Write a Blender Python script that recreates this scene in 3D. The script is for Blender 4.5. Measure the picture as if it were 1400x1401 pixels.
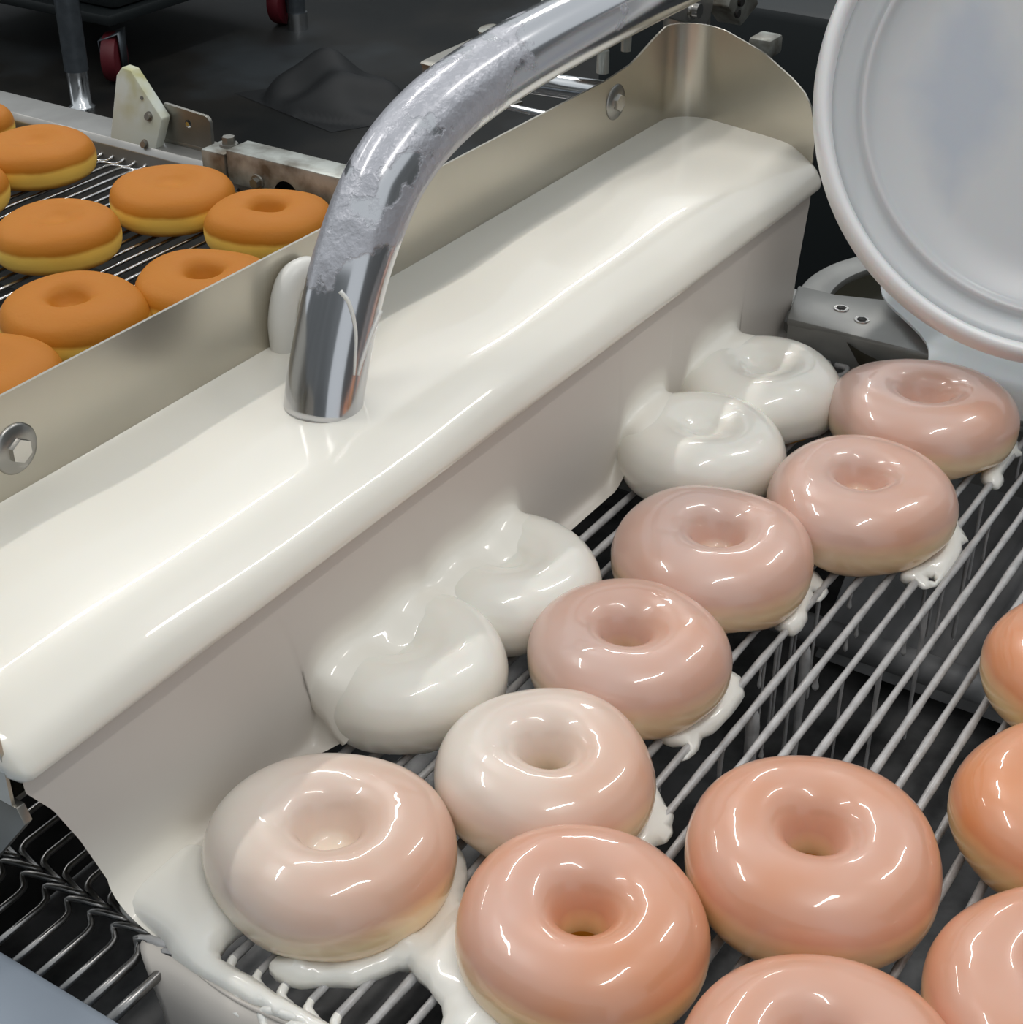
import bpy, bmesh, math, random
import numpy as np
from mathutils import Vector, Matrix

for o in list(bpy.data.objects):
    bpy.data.objects.remove(o, do_unlink=True)
SC = bpy.context.scene
COL = SC.collection
rnd = random.Random(7)

# ------------------------------------------------------------------ camera
PITCH, AZ, HC = math.radians(32.5), math.radians(33.1), 1.327
FWD = Vector((math.cos(PITCH)*math.cos(AZ), math.cos(PITCH)*math.sin(AZ), -math.sin(PITCH)))
cd = bpy.data.cameras.new('camera')
cam = bpy.data.objects.new('camera', cd)
COL.objects.link(cam)
cam.location = (0, 0, HC)
cam.rotation_euler = FWD.to_track_quat('-Z', 'Y').to_euler()
cd.sensor_fit = 'HORIZONTAL'
cd.sensor_width = 36.0
cd.lens = 36.0*2197.0/1400.0
cd.clip_start = 0.02
cd.clip_end = 60
SC.camera = cam

# ------------------------------------------------------------------ light
SC.view_settings.view_transform = 'Standard'
SC.view_settings.look = 'None'
SC.view_settings.exposure = 0.0
SC.view_settings.gamma = 1.0
SC.view_settings.use_curve_mapping = False
w = bpy.data.worlds.new('world')
SC.world = w
w.use_nodes = True
bg = w.node_tree.nodes['Background']
bg.inputs['Color'].default_value = (0.90, 0.96, 1.0, 1)
bg.inputs['Strength'].default_value = 0.72

def lamp(x, y, z, sx, sy, power, color=(1, 0.97, 0.93), rz=0.0):
    l = bpy.data.lights.new('ceiling_tube', 'AREA')
    l.shape = 'RECTANGLE'
    l.size, l.size_y = sx, sy
    l.energy = power
    l.color = color
    o = bpy.data.objects.new('ceiling_tube', l)
    o.location = (x, y, z)
    o.rotation_euler = (0, 0, rz)
    COL.objects.link(o)

for (x, y, p) in ((0.1, 1.55, 10), (1.75, 1.55, 10), (3.4, 1.55, 9),
                  (0.3, -0.35, 8), (2.0, -0.35, 8), (0.9, 3.3, 9)):
    lamp(x, y, 2.9, 0.9, 0.07, p)

# ------------------------------------------------------------------ helpers
def tag(o, label=None, cat=None, group=None, kind=None):
    if label: o['label'] = label
    if cat: o['category'] = cat
    if group: o['group'] = group
    if kind: o['kind'] = kind
    return o

def link(name, me, mat=None, parent=None, smooth=True):
    o = bpy.data.objects.new(name, me)
    COL.objects.link(o)
    if mat is not None and not me.materials:
        me.materials.append(mat)
    if parent is not None:
        o.parent = parent
    if smooth and len(me.polygons):
        me.polygons.foreach_set('use_smooth', [True]*len(me.polygons))
    return o

def empty(name, loc=(0, 0, 0)):
    o = bpy.data.objects.new(name, None)
    o.empty_display_size = 0.02
    o.location = loc
    COL.objects.link(o)
    return o

def rel(o, parent):
    """parent o (built in world space) under a moved empty without moving it"""
    o.parent = parent
    o.location = o.location - parent.location
    return o

def mesh(name, verts, faces):
    me = bpy.data.meshes.new(name)
    me.from_pydata([tuple(v) for v in verts], [], faces)
    me.update()
    return me

def from_bm(name, bm):
    bmesh.ops.recalc_face_normals(bm, faces=bm.faces[:])
    me = bpy.data.meshes.new(name)
    bm.to_mesh(me)
    bm.free()
    return me

def autosmooth(me, deg=35):
    """sharp edges by angle, smooth elsewhere"""
    bm = bmesh.new(); bm.from_mesh(me)
    for e in bm.edges:
        if len(e.link_faces) == 2 and e.calc_face_angle(0) > math.radians(deg):
            e.smooth = False
    for f in bm.faces: f.smooth = True
    bm.to_mesh(me); bm.free()

def crom(pts, n=8, closed=False):
    P = [np.array(p, float) for p in pts]
    out = []
    m = len(P)
    rng = range(m) if closed else range(m-1)
    for i in rng:
        p1, p2 = P[i], P[(i+1) % m]
        p0 = P[(i-1) % m] if (closed or i > 0) else 2*p1-p2
        p3 = P[(i+2) % m] if (closed or i < m-2) else 2*p2-p1
        for k in range(n):
            t = k/n
            out.append(0.5*((2*p1)+(-p0+p2)*t+(2*p0-5*p1+4*p2-p3)*t*t+(-p0+3*p1-3*p2+p3)*t**3))
    if not closed: out.append(P[-1])
    return out

def tube_data(path, r, sides=10, cap=True):
    """returns verts, faces; r number or list"""
    P = [Vector(p) for p in path]
    n = len(P)
    R = r if isinstance(r, (list, tuple)) else [r]*n
    V, Fc = [], []
    T = []
    for i in range(n):
        a, b = P[max(i-1, 0)], P[min(i+1, n-1)]
        T.append((b-a).normalized())
    up = Vector((0, 0, 1)) if abs(T[0].z) < 0.9 else Vector((1, 0, 0))
    N = (up - T[0]*up.dot(T[0])).normalized()
    for i in range(n):
        N = (N - T[i]*N.dot(T[i])).normalized()
        B = T[i].cross(N)
        for k in range(sides):
            a = 2*math.pi*k/sides
            V.append(P[i] + (N*math.cos(a)+B*math.sin(a))*R[i])
    for i in range(n-1):
        for k in range(sides):
            k2 = (k+1) % sides
            Fc.append((i*sides+k, i*sides+k2, (i+1)*sides+k2, (i+1)*sides+k))
    if cap:
        Fc.append(tuple(range(sides))[::-1])
        Fc.append(tuple((n-1)*sides+k for k in range(sides)))
    return V, Fc

def tube(name, path, r, mat, parent=None, sides=12, cap=True):
    V, Fc = tube_data(path, r, sides, cap)
    me = mesh(name, V, Fc)
    autosmooth(me, 60)
    return link(name, me, mat, parent)

def box_bm(bm, c, s, bev=0.0, rot=None, seg=2):
    r = bmesh.ops.create_cube(bm, size=1.0)
    vs = r['verts']
    bmesh.ops.scale(bm, vec=s, verts=vs)
    if bev:
        es = list({e for v in vs for e in v.link_edges})
        rb = bmesh.ops.bevel(bm, geom=es, offset=bev, segments=seg, affect='EDGES', profile=0.5)
        vs = list({v for f in rb['faces'] for v in f.verts} | {v for v in vs if v.is_valid})
    if rot is not None:
        bmesh.ops.rotate(bm, cent=(0, 0, 0), matrix=rot, verts=vs)
    bmesh.ops.translate(bm, vec=c, verts=vs)
    return vs

def box(name, c, s, mat, parent=None, bev=0.002, rot=None):
    bm = bmesh.new()
    box_bm(bm, c, s, bev, rot)
    me = from_bm(name, bm)
    autosmooth(me, 40)
    return link(name, me, mat, parent)

def prism(name, outline, axis, a, b, mat, parent=None, bev=0.0008):
    """outline = list of 2-D points in the plane normal to axis ('x': (y,z), 'y': (x,z), 'z': (x,y)), extruded a..b"""
    def P(u, v, t):
        return {'x': (t, u, v), 'y': (u, t, v), 'z': (u, v, t)}[axis]
    bm = bmesh.new()
    va = [bm.verts.new(P(u, v, a)) for u, v in outline]
    vb = [bm.verts.new(P(u, v, b)) for u, v in outline]
    n = len(outline)
    fa = bm.faces.new(va); fb = bm.faces.new(vb[::-1])
    for i in range(n):
        bm.faces.new((va[i], vb[i], vb[(i+1) % n], va[(i+1) % n]))
    bmesh.ops.recalc_face_normals(bm, faces=bm.faces[:])
    if bev:
        es = [e for e in bm.edges if e.calc_face_angle(0) > 0.6]
        bmesh.ops.bevel(bm, geom=es, offset=bev, segments=2, affect='EDGES', profile=0.5)
    bmesh.ops.triangulate(bm, faces=[f for f in bm.faces if len(f.verts) > 4])
    me = from_bm(name, bm)
    autosmooth(me, 40)
    return link(name, me, mat, parent)

def revolve(prof, seg=48, closed_prof=False, warp=None):
    """prof list of (r,z); r==0 ends become poles"""
    V, Fc = [], []
    idx = []
    for (r, z) in prof:
        if r < 1e-7:
            idx.append([len(V)]*seg); V.append((0, 0, z))
        else:
            row = []
            for k in range(seg):
                a = 2*math.pi*k/seg
                row.append(len(V)); V.append((r*math.cos(a), r*math.sin(a), z))
            idx.append(row)
    m = len(prof)
    for i in range(m if closed_prof else m-1):
        A, B = idx[i], idx[(i+1) % m]
        for k in range(seg):
            k2 = (k+1) % seg
            q = []
            for v in (A[k], A[k2], B[k2], B[k]):
                if v not in q: q.append(v)
            if len(q) > 2: Fc.append(tuple(q))
    if warp: V = [warp(*v) for v in V]
    return V, Fc

def grid_faces(nu, nv):
    return [(i*nv+j, (i+1)*nv+j, (i+1)*nv+j+1, i*nv+j+1) for i in range(nu-1) for j in range(nv-1)]

def disc_bolt(name, c, n, r, h, mat, parent, hexr=0.0, washer=0.0):
    """hex head on a washer, axis n"""
    bm = bmesh.new()
    q = Vector(n).normalized().to_track_quat('Z', 'Y').to_matrix().to_4x4()
    if washer:
        rr = bmesh.ops.create_cone(bm, cap_ends=True, segments=28, radius1=washer, radius2=washer*0.93, depth=h*0.35)
        bmesh.ops.translate(bm, vec=(0, 0, h*0.17), verts=rr['verts'])
    rr = bmesh.ops.create_cone(bm, cap_ends=True, segments=6 if hexr else 20, radius1=r, radius2=r*0.94, depth=h)
    bmesh.ops.translate(bm, vec=(0, 0, h*0.5+(h*0.35 if washer else 0)), verts=rr['verts'])
    bmesh.ops.transform(bm, matrix=Matrix.Translation(Vector(c)) @ q, verts=bm.verts[:])
    me = from_bm(name, bm)
    autosmooth(me, 30)
    return link(name, me, mat, parent)

# ------------------------------------------------------------------ materials
def new_mat(name):
    m = bpy.data.materials.new(name)
    m.use_nodes = True
    nt = m.node_tree
    return m, nt, nt.nodes['Principled BSDF']

def pset(b, **k):
    for kk, v in k.items():
        b.inputs[kk.replace('_', ' ')].default_value = v

def simple(name, col, rough=0.5, metal=0.0, noise=0.0, nscale=40.0, bump=0.0, bscale=200.0, coat=0.0, sss=0.0, rvar=0.0, stretch=None, col2=None, spec=0.5):
    m, nt, b = new_mat(name)
    b.inputs['Base Color'].default_value = (*col, 1)
    b.inputs['Roughness'].default_value = rough
    b.inputs['Metallic'].default_value = metal
    b.inputs['Specular IOR Level'].default_value = spec
    if coat:
        b.inputs['Coat Weight'].default_value = coat
        b.inputs['Coat Roughness'].default_value = 0.04
    if sss:
        b.inputs['Subsurface Weight'].default_value = sss
        b.inputs['Subsurface Radius'].default_value = (1.0, 0.75, 0.5)
        b.inputs['Subsurface Scale'].default_value = 0.006
    N = nt.nodes; L = nt.links
    tc = N.new('ShaderNodeTexCoord')
    src = tc.outputs['Object']
    if stretch:
        mp = N.new('ShaderNodeMapping')
        mp.inputs['Scale'].default_value = stretch
        L.new(src, mp.inputs['Vector']); src = mp.outputs['Vector']
    if noise or rvar:
        nz = N.new('ShaderNodeTexNoise')
        nz.inputs['Scale'].default_value = nscale
        nz.inputs['Detail'].default_value = 5
        L.new(src, nz.inputs['Vector'])
        if noise:
            mx = N.new('ShaderNodeMix'); mx.data_type = 'RGBA'
            c2 = col2 if col2 else tuple(c*(1-noise) for c in col)
            mx.inputs['A'].default_value = (*col, 1)
            mx.inputs['B'].default_value = (*c2, 1)
            rp = N.new('ShaderNodeMapRange')
            rp.inputs['From Min'].default_value = 0.4; rp.inputs['From Max'].default_value = 0.65
            L.new(nz.outputs['Fac'], rp.inputs['Value'])
            L.new(rp.outputs['Result'], mx.inputs['Factor'])
            L.new(mx.outputs['Result'], b.inputs['Base Color'])
        if rvar:
            mr = N.new('ShaderNodeMapRange')
            mr.inputs['From Min'].default_value = 0.3; mr.inputs['From Max'].default_value = 0.7
            mr.inputs['To Min'].default_value = max(0.02, rough-rvar); mr.inputs['To Max'].default_value = rough+rvar
            L.new(nz.outputs['Fac'], mr.inputs['Value'])
            L.new(mr.outputs['Result'], b.inputs['Roughness'])
    if bump:
        nb = N.new('ShaderNodeTexNoise')
        nb.inputs['Scale'].default_value = bscale
        nb.inputs['Detail'].default_value = 3
        L.new(src, nb.inputs['Vector'])
        bp = N.new('ShaderNodeBump')
        bp.inputs['Strength'].default_value = bump
        bp.inputs['Distance'].default_value = 0.001
        L.new(nb.outputs['Fac'], bp.inputs['Height'])
        L.new(bp.outputs['Normal'], b.inputs['Normal'])
    return m

def ramp_by_height(nt, stops, zmax=0.036, wob=0.004, wscale=35.0):
    """colour by the doughnut's own height: pale fried line round the side, brown crust above and below"""
    N = nt.nodes; L = nt.links
    tc = N.new('ShaderNodeTexCoord')
    sx = N.new('ShaderNodeSeparateXYZ'); L.new(tc.outputs['Object'], sx.inputs['Vector'])
    nz = N.new('ShaderNodeTexNoise'); nz.inputs['Scale'].default_value = wscale; nz.inputs['Detail'].default_value = 3
    L.new(tc.outputs['Object'], nz.inputs['Vector'])
    ma = N.new('ShaderNodeMath'); ma.operation = 'MULTIPLY_ADD'
    ma.inputs[1].default_value = wob; ma.inputs[2].default_value = -wob*0.5
    L.new(nz.outputs['Fac'], ma.inputs[0])
    ad = N.new('ShaderNodeMath'); ad.operation = 'ADD'
    L.new(sx.outputs['Z'], ad.inputs[0]); L.new(ma.outputs[0], ad.inputs[1])
    dv = N.new('ShaderNodeMath'); dv.operation = 'DIVIDE'; dv.inputs[1].default_value = zmax
    L.new(ad.outputs[0], dv.inputs[0])
    cr = N.new('ShaderNodeValToRGB')
    e = cr.color_ramp.elements
    while len(e) > 1: e.remove(e[-1])
    e[0].position = stops[0][0]/zmax; e[0].color = (*stops[0][1], 1)
    for z, c in stops[1:]:
        q = e.new(min(1.0, z/zmax)); q.color = (*c, 1)
    L.new(dv.outputs[0], cr.inputs['Fac'])
    return cr.outputs['Color'], sx, nz

def dough_mat():
    m, nt, b = new_mat('fried_dough')
    c, sx, nz = ramp_by_height(nt, [(0.0, (.42, .18, .02)), (.004, (.60, .29, .04)), (.007, (.92, .60, .12)), (.0145, (.92, .59, .115)),
                                (.0172, (.50, .185, .015)), (.036, (.47, .160, .012))])
    N = nt.nodes; L = nt.links
    n2 = N.new('ShaderNodeTexNoise'); n2.inputs['Scale'].default_value = 14; n2.inputs['Detail'].default_value = 4
    tc = N.new('ShaderNodeTexCoord'); L.new(tc.outputs['Object'], n2.inputs['Vector'])
    mx = N.new('ShaderNodeMix'); mx.data_type = 'RGBA'; mx.blend_type = 'MULTIPLY'
    mr = N.new('ShaderNodeMapRange'); mr.inputs['To Max'].default_value = 0.35
    mr.inputs['From Min'].default_value = .35; mr.inputs['From Max'].default_value = .7
    L.new(n2.outputs['Fac'], mr.inputs['Value']); L.new(mr.outputs['Result'], mx.inputs['Factor'])
    L.new(c, mx.inputs['A']); mx.inputs['B'].default_value = (.82, .74, .6, 1)
    L.new(mx.outputs['Result'], b.inputs['Base Color'])
    pset(b, Roughness=0.55, Subsurface_Weight=0.12, Subsurface_Scale=0.005)
    b.inputs['Specular IOR Level'].default_value = 0.25
    nb = N.new('ShaderNodeTexNoise'); nb.inputs['Scale'].default_value = 420; nb.inputs['Detail'].default_value = 2
    L.new(tc.outputs['Object'], nb.inputs['Vector'])
    bp = N.new('ShaderNodeBump'); bp.inputs['Strength'].default_value = .25; bp.inputs['Distance'].default_value = .0006
    L.new(nb.outputs['Fac'], bp.inputs['Height']); L.new(bp.outputs['Normal'], b.inputs['Normal'])
    return m

def glazed_mat(name, cover, slope, white=(.88, .83, .77), warm=0.0):
    """wet sugar glaze over fried crust: COVER of white at the doughnut's middle, thicker by SLOPE per metre towards the curtain (+Y)"""
    m, nt, b = new_mat(name)
    top = (.62+.06*warm, .25-.015*warm, .115-.045*warm)
    c, sx, nz = ramp_by_height(nt, [(0.0, (.52, .30, .10)), (.006, (.90, .56, .22)), (.0130, (.95, .65, .29)), (.0170, (.86, .48, .20)), (.0212, top), (.036, top)], wob=.006, wscale=28)
    N = nt.nodes; L = nt.links
    n2 = N.new('ShaderNodeTexNoise'); n2.inputs['Scale'].default_value = 24; n2.inputs['Detail'].default_value = 2; n2.noise_dimensions = '4D'
    oi = N.new('ShaderNodeObjectInfo'); om = N.new('ShaderNodeMath'); om.operation = 'MULTIPLY'; om.inputs[1].default_value = 40
    L.new(oi.outputs['Random'], om.inputs[0]); L.new(om.outputs[0], n2.inputs['W'])
    tc = N.new('ShaderNodeTexCoord'); L.new(tc.outputs['Object'], n2.inputs['Vector'])
    a1 = N.new('ShaderNodeMath'); a1.operation = 'MULTIPLY_ADD'; a1.inputs[1].default_value = slope; a1.inputs[2].default_value = cover
    L.new(sx.outputs['Y'], a1.inputs[0])
    a2 = N.new('ShaderNodeMath'); a2.operation = 'MULTIPLY_ADD'; a2.inputs[1].default_value = 0.62; a2.inputs[2].default_value = -0.31
    L.new(n2.outputs['Fac'], a2.inputs[0])
    a3 = N.new('ShaderNodeMath'); a3.operation = 'ADD'; a3.use_clamp = True
    L.new(a1.outputs[0], a3.inputs[0]); L.new(a2.outputs[0], a3.inputs[1])
    mx = N.new('ShaderNodeMix'); mx.data_type = 'RGBA'
    L.new(a3.outputs[0], mx.inputs['Factor']); L.new(c, mx.inputs['A']); mx.inputs['B'].default_value = (*white, 1)
    L.new(mx.outputs['Result'], b.inputs['Base Color'])
    pset(b, Roughness=0.30, Subsurface_Weight=0.15, Subsurface_Scale=0.006, Coat_Weight=0.75, Coat_Roughness=0.02)
    # thin runs and ripples of the setting glaze
    nb = N.new('ShaderNodeTexNoise'); nb.inputs['Scale'].default_value = 38; nb.inputs['Detail'].default_value = 2
    L.new(tc.outputs['Object'], nb.inputs['Vector'])
    bp = N.new('ShaderNodeBump'); bp.inputs['Strength'].default_value = .5; bp.inputs['Distance'].default_value = .002
    L.new(nb.outputs['Fac'], bp.inputs['Height'])
    L.new(bp.outputs['Normal'], b.inputs['Normal']); L.new(bp.outputs['Normal'], b.inputs['Coat Normal'])
    return m

M = {}
M['dough'] = dough_mat()
M['glz_white'] = glazed_mat('fresh_white_glaze', 1.12, 1.5, (.87, .83, .745))
M['glz_thick'] = glazed_mat('thick_wet_glaze', .62, 7.0, (.84, .78, .70))
M['glz_pink'] = glazed_mat('draining_glaze', .42, 2.2, (.72, .645, .625))
M['glz_thin'] = glazed_mat('thin_set_glaze', .21, 1.2, (.77, .70, .70), warm=.5)
M['glz_warm'] = glazed_mat('thin_clear_glaze', .10, .3, (.90, .82, .78), warm=1.0)
M['glaze'] = simple('liquid_glaze', (.85, .81, .72), rough=.30, coat=.6, sss=.15)
M['curtain'] = simple('falling_glaze', (.63, .58, .525), rough=.35, spec=.3)
def curtain_mat():
    """thin falling film is greyer, thick glaze is cream: mixed by the sheet's own thickness"""
    m, nt, b = new_mat('glaze_sheet')
    N = nt.nodes; L = nt.links
    at = N.new('ShaderNodeAttribute'); at.attribute_name = 'thickness'
    mx = N.new('ShaderNodeMix'); mx.data_type = 'RGBA'
    mx.inputs['A'].default_value = (.63, .58, .525, 1); mx.inputs['B'].default_value = (.87, .83, .745, 1)
    L.new(at.outputs['Fac'], mx.inputs['Factor']); L.new(mx.outputs['Result'], b.inputs['Base Color'])
    b.inputs['Roughness'].default_value = .33
    b.inputs['Specular IOR Level'].default_value = .3
    mr = N.new('ShaderNodeMath'); mr.operation = 'MULTIPLY'; mr.inputs[1].default_value = .5
    L.new(at.outputs['Fac'], mr.inputs[0]); L.new(mr.outputs[0], b.inputs['Coat Weight'])
    b.inputs['Coat Roughness'].default_value = .05
    return m
M['sheetglaze'] = curtain_mat()
M['goo'] = simple('pooled_glaze', (.86, .835, .77), rough=.28, coat=.6, sss=.15)
M['film'] = simple('glaze_film', (.47, .46, .455), rough=.28, noise=.25, nscale=120, bump=.3, bscale=500, coat=.3)
M['steel'] = simple('brushed_steel', (.60, .565, .49), rough=.29, metal=1.0, noise=.10, nscale=6)
M['tubesteel'] = simple('bright_tube_steel', (.66, .67, .68), rough=.16, metal=1.0)
M['chute'] = simple('grey_chute', (.32, .32, .325), rough=.4, noise=.5, nscale=18, metal=.2)
M['rail'] = simple('dull_steel', (.36, .355, .34), rough=.36, metal=.65, noise=.25, nscale=18, rvar=.08)
M['wire'] = simple('belt_wire', (.55, .55, .55), rough=.22, metal=1.0, noise=.35, nscale=60)
M['darkwire'] = simple('oily_belt_wire', (.34, .33, .32), rough=.28, metal=1.0, noise=.4, nscale=80)
M['washer'] = simple('washer_steel', (.36, .35, .33), rough=.3, metal=1.0)
M['plate'] = simple('matte_grey_plate', (.36, .36, .345), rough=.42, metal=.45, noise=.2, nscale=20)
M['dark'] = simple('dark_pan', (.045, .043, .042), rough=.30, noise=.6, nscale=25, bump=.3, bscale=60, spec=.5)
M['pan'] = simple('syrupy_pan', (.10, .098, .098), rough=.25, noise=.7, nscale=30, bump=.4, bscale=50)
M['black'] = simple('black_rubber', (.010, .011, .012), rough=.6)
M['blackpaint'] = simple('black_paint', (.008, .011, .012), rough=.45)
M['redwheel'] = simple('red_caster_rubber', (.10, .006, .012), rough=.55)
M['grey'] = simple('grey_galvanised', (.10, .115, .13), rough=.38, metal=.6, noise=.2)
M['alu'] = simple('stained_aluminium', (.43, .45, .42), rough=.42, metal=.55, noise=1, nscale=38, col2=(.12, .105, .08), bump=.2)
M['bracket'] = simple('worn_bracket_steel', (.30, .29, .26), rough=.38, metal=.8, noise=.3, nscale=20)
M['frontrail'] = simple('blue_grey_rail', (.34, .39, .46), rough=.45, metal=.3, noise=.15, nscale=10)
M['bolt'] = simple('bolt_steel', (.62, .60, .57), rough=.2, metal=1.0)
M['hole'] = simple('hole_black', (.012, .011, .01), rough=.6)
M['olive'] = simple('oily_recess', (.055, .05, .03), rough=.4)

def floor_mat():
    m, nt, b = new_mat('wet_dark_floor')
    N = nt.nodes; L = nt.links
    tc = N.new('ShaderNodeTexCoord')
    nz = N.new('ShaderNodeTexNoise'); nz.inputs['Scale'].default_value = 2.2; nz.inputs['Detail'].default_value = 4
    L.new(tc.outputs['Object'], nz.inputs['Vector'])
    cr = N.new('ShaderNodeValToRGB')
    e = cr.color_ramp.elements
    e[0].position = .38; e[0].color = (.010, .011, .011, 1)
    e[1].position = .66; e[1].color = (.040, .046, .050, 1)
    q = e.new(.5); q.color = (.019, .018, .016, 1)
    L.new(nz.outputs['Fac'], cr.inputs['Fac']); L.new(cr.outputs['Color'], b.inputs['Base Color'])
    mr = N.new('ShaderNodeMapRange'); mr.inputs['To Min'].default_value = .3; mr.inputs['To Max'].default_value = .6
    L.new(nz.outputs['Fac'], mr.inputs['Value']); L.new(mr.outputs['Result'], b.inputs['Roughness'])
    b.inputs['Specular IOR Level'].default_value = .35
    return m
M['floor'] = floor_mat()

def pipe_mat():
    """polished tube with frosted, dried glaze patches on its upper bend"""
    m, nt, b = new_mat('glaze_crusted_pipe')
    N = nt.nodes; L = nt.links
    b.inputs['Base Color'].default_value = (.63, .63, .65, 1)
    b.inputs['Metallic'].default_value = 1.0
    b.inputs['Roughness'].default_value = .16
    tc = N.new('ShaderNodeTexCoord')
    n1 = N.new('ShaderNodeTexNoise'); n1.inputs['Scale'].default_value = 26; n1.inputs['Detail'].default_value = 7; n1.inputs['Roughness'].default_value = .55
    L.new(tc.outputs['Object'], n1.inputs['Vector'])
    sx = N.new('ShaderNodeSeparateXYZ'); L.new(tc.outputs['Object'], sx.inputs['Vector'])
    # most of the crust sits on the bend, x 0.47 .. 0.60 and z over 1.06
    mx1 = N.new('ShaderNodeMapRange'); mx1.inputs['From Min'].default_value = .63; mx1.inputs['From Max'].default_value = .55
    L.new(sx.outputs['X'], mx1.inputs['Value'])
    mz1 = N.new('ShaderNodeMapRange'); mz1.inputs['From Min'].default_value = 1.045; mz1.inputs['From Max'].default_value = 1.075
    L.new(sx.outputs['Z'], mz1.inputs['Value'])
    mu = N.new('ShaderNodeMath'); mu.operation = 'MULTIPLY'
    L.new(mx1.outputs['Result'], mu.inputs[0]); L.new(mz1.outputs['Result'], mu.inputs[1])
    th = N.new('ShaderNodeMath'); th.operation = 'MULTIPLY_ADD'; th.inputs[1].default_value = .30; th.inputs[2].default_value = -.17
    L.new(mu.outputs[0], th.inputs[0])
    ad = N.new('ShaderNodeMath'); ad.operation = 'ADD'
    L.new(n1.outputs['Fac'], ad.inputs[0]); L.new(th.outputs[0], ad.inputs[1])
    mk = N.new('ShaderNodeMapRange'); mk.inputs['From Min'].default_value = .52; mk.inputs['From Max'].default_value = .56
    L.new(ad.outputs[0], mk.inputs['Value'])
    b2 = N.new('ShaderNodeBsdfPrincipled')
    b2.inputs['Base Color'].default_value = (.46, .46, .50, 1)
    b2.inputs['Roughness'].default_value = .38
    b2.inputs['Metallic'].default_value = .35
    nb = N.new('ShaderNodeTexNoise'); nb.inputs['Scale'].default_value = 130; nb.inputs['Detail'].default_value = 4
    L.new(tc.outputs['Object'], nb.inputs['Vector'])
    hs = N.new('ShaderNodeMath'); hs.operation = 'MULTIPLY'
    L.new(mk.outputs['Result'], hs.inputs[0]); L.new(nb.outputs['Fac'], hs.inputs[1])
    bp = N.new('ShaderNodeBump'); bp.inputs['Strength'].default_value = .7; bp.inputs['Distance'].default_value = .0025
    L.new(hs.outputs[0], bp.inputs['Height'])
    L.new(bp.outputs['Normal'], b2.inputs['Normal'])
    ms = N.new('ShaderNodeMixShader')
    fm = N.new('ShaderNodeMath'); fm.operation = 'MULTIPLY'; fm.inputs[1].default_value = .85
    L.new(mk.outputs['Result'], fm.inputs[0])
    L.new(fm.outputs[0], ms.inputs['Fac'])
    L.new(b.outputs[0], ms.inputs[1]); L.new(b2.outputs[0], ms.inputs[2])
    L.new(ms.outputs[0], nt.nodes['Material Output'].inputs['Surface'])
    return m
M['pipe'] = pipe_mat()

def plastic_mat(name, col, alpha, rough=.3, mark=False):
    m, nt, b = new_mat(name)
    N = nt.nodes; L = nt.links
    b.inputs['Base Color'].default_value = (*col, 1)
    b.inputs['Roughness'].default_value = rough
    b.inputs['Subsurface Weight'].default_value = .2
    b.inputs['Subsurface Scale'].default_value = .01
    if mark:   # a soft blue-grey diamond blotch, off centre, mixed into the plastic's colour
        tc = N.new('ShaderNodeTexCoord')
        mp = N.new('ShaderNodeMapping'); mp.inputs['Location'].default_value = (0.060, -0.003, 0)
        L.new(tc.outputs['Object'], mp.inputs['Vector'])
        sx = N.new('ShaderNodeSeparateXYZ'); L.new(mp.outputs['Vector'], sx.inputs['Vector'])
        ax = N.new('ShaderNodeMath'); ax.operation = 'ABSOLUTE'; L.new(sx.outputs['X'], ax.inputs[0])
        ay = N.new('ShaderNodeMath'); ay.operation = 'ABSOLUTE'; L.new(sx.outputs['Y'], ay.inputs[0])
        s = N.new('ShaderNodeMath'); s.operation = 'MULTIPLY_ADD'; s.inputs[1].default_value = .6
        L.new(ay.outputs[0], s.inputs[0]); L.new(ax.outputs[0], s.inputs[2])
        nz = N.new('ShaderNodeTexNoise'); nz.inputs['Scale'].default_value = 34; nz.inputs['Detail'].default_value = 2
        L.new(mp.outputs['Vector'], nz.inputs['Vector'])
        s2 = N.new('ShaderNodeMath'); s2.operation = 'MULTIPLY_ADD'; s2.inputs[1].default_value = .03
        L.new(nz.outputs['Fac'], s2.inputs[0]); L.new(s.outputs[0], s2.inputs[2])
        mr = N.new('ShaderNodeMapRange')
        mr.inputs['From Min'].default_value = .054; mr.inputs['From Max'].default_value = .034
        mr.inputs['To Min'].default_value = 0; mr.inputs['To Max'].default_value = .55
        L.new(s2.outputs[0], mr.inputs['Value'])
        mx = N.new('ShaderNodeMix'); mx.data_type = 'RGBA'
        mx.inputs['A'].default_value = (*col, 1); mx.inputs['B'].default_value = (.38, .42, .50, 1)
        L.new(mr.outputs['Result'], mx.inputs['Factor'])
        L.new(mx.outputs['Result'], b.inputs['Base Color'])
    if alpha < 1: b.inputs['Alpha'].default_value = alpha
    return m
M['rim'] = plastic_mat('white_rim_plastic', (.80, .80, .80), 1.0, .30)
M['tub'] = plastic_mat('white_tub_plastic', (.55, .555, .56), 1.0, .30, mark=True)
M['sheet'] = plastic_mat('cloudy_plastic_sheet', (.86, .86, .87), .78, .25)

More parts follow.
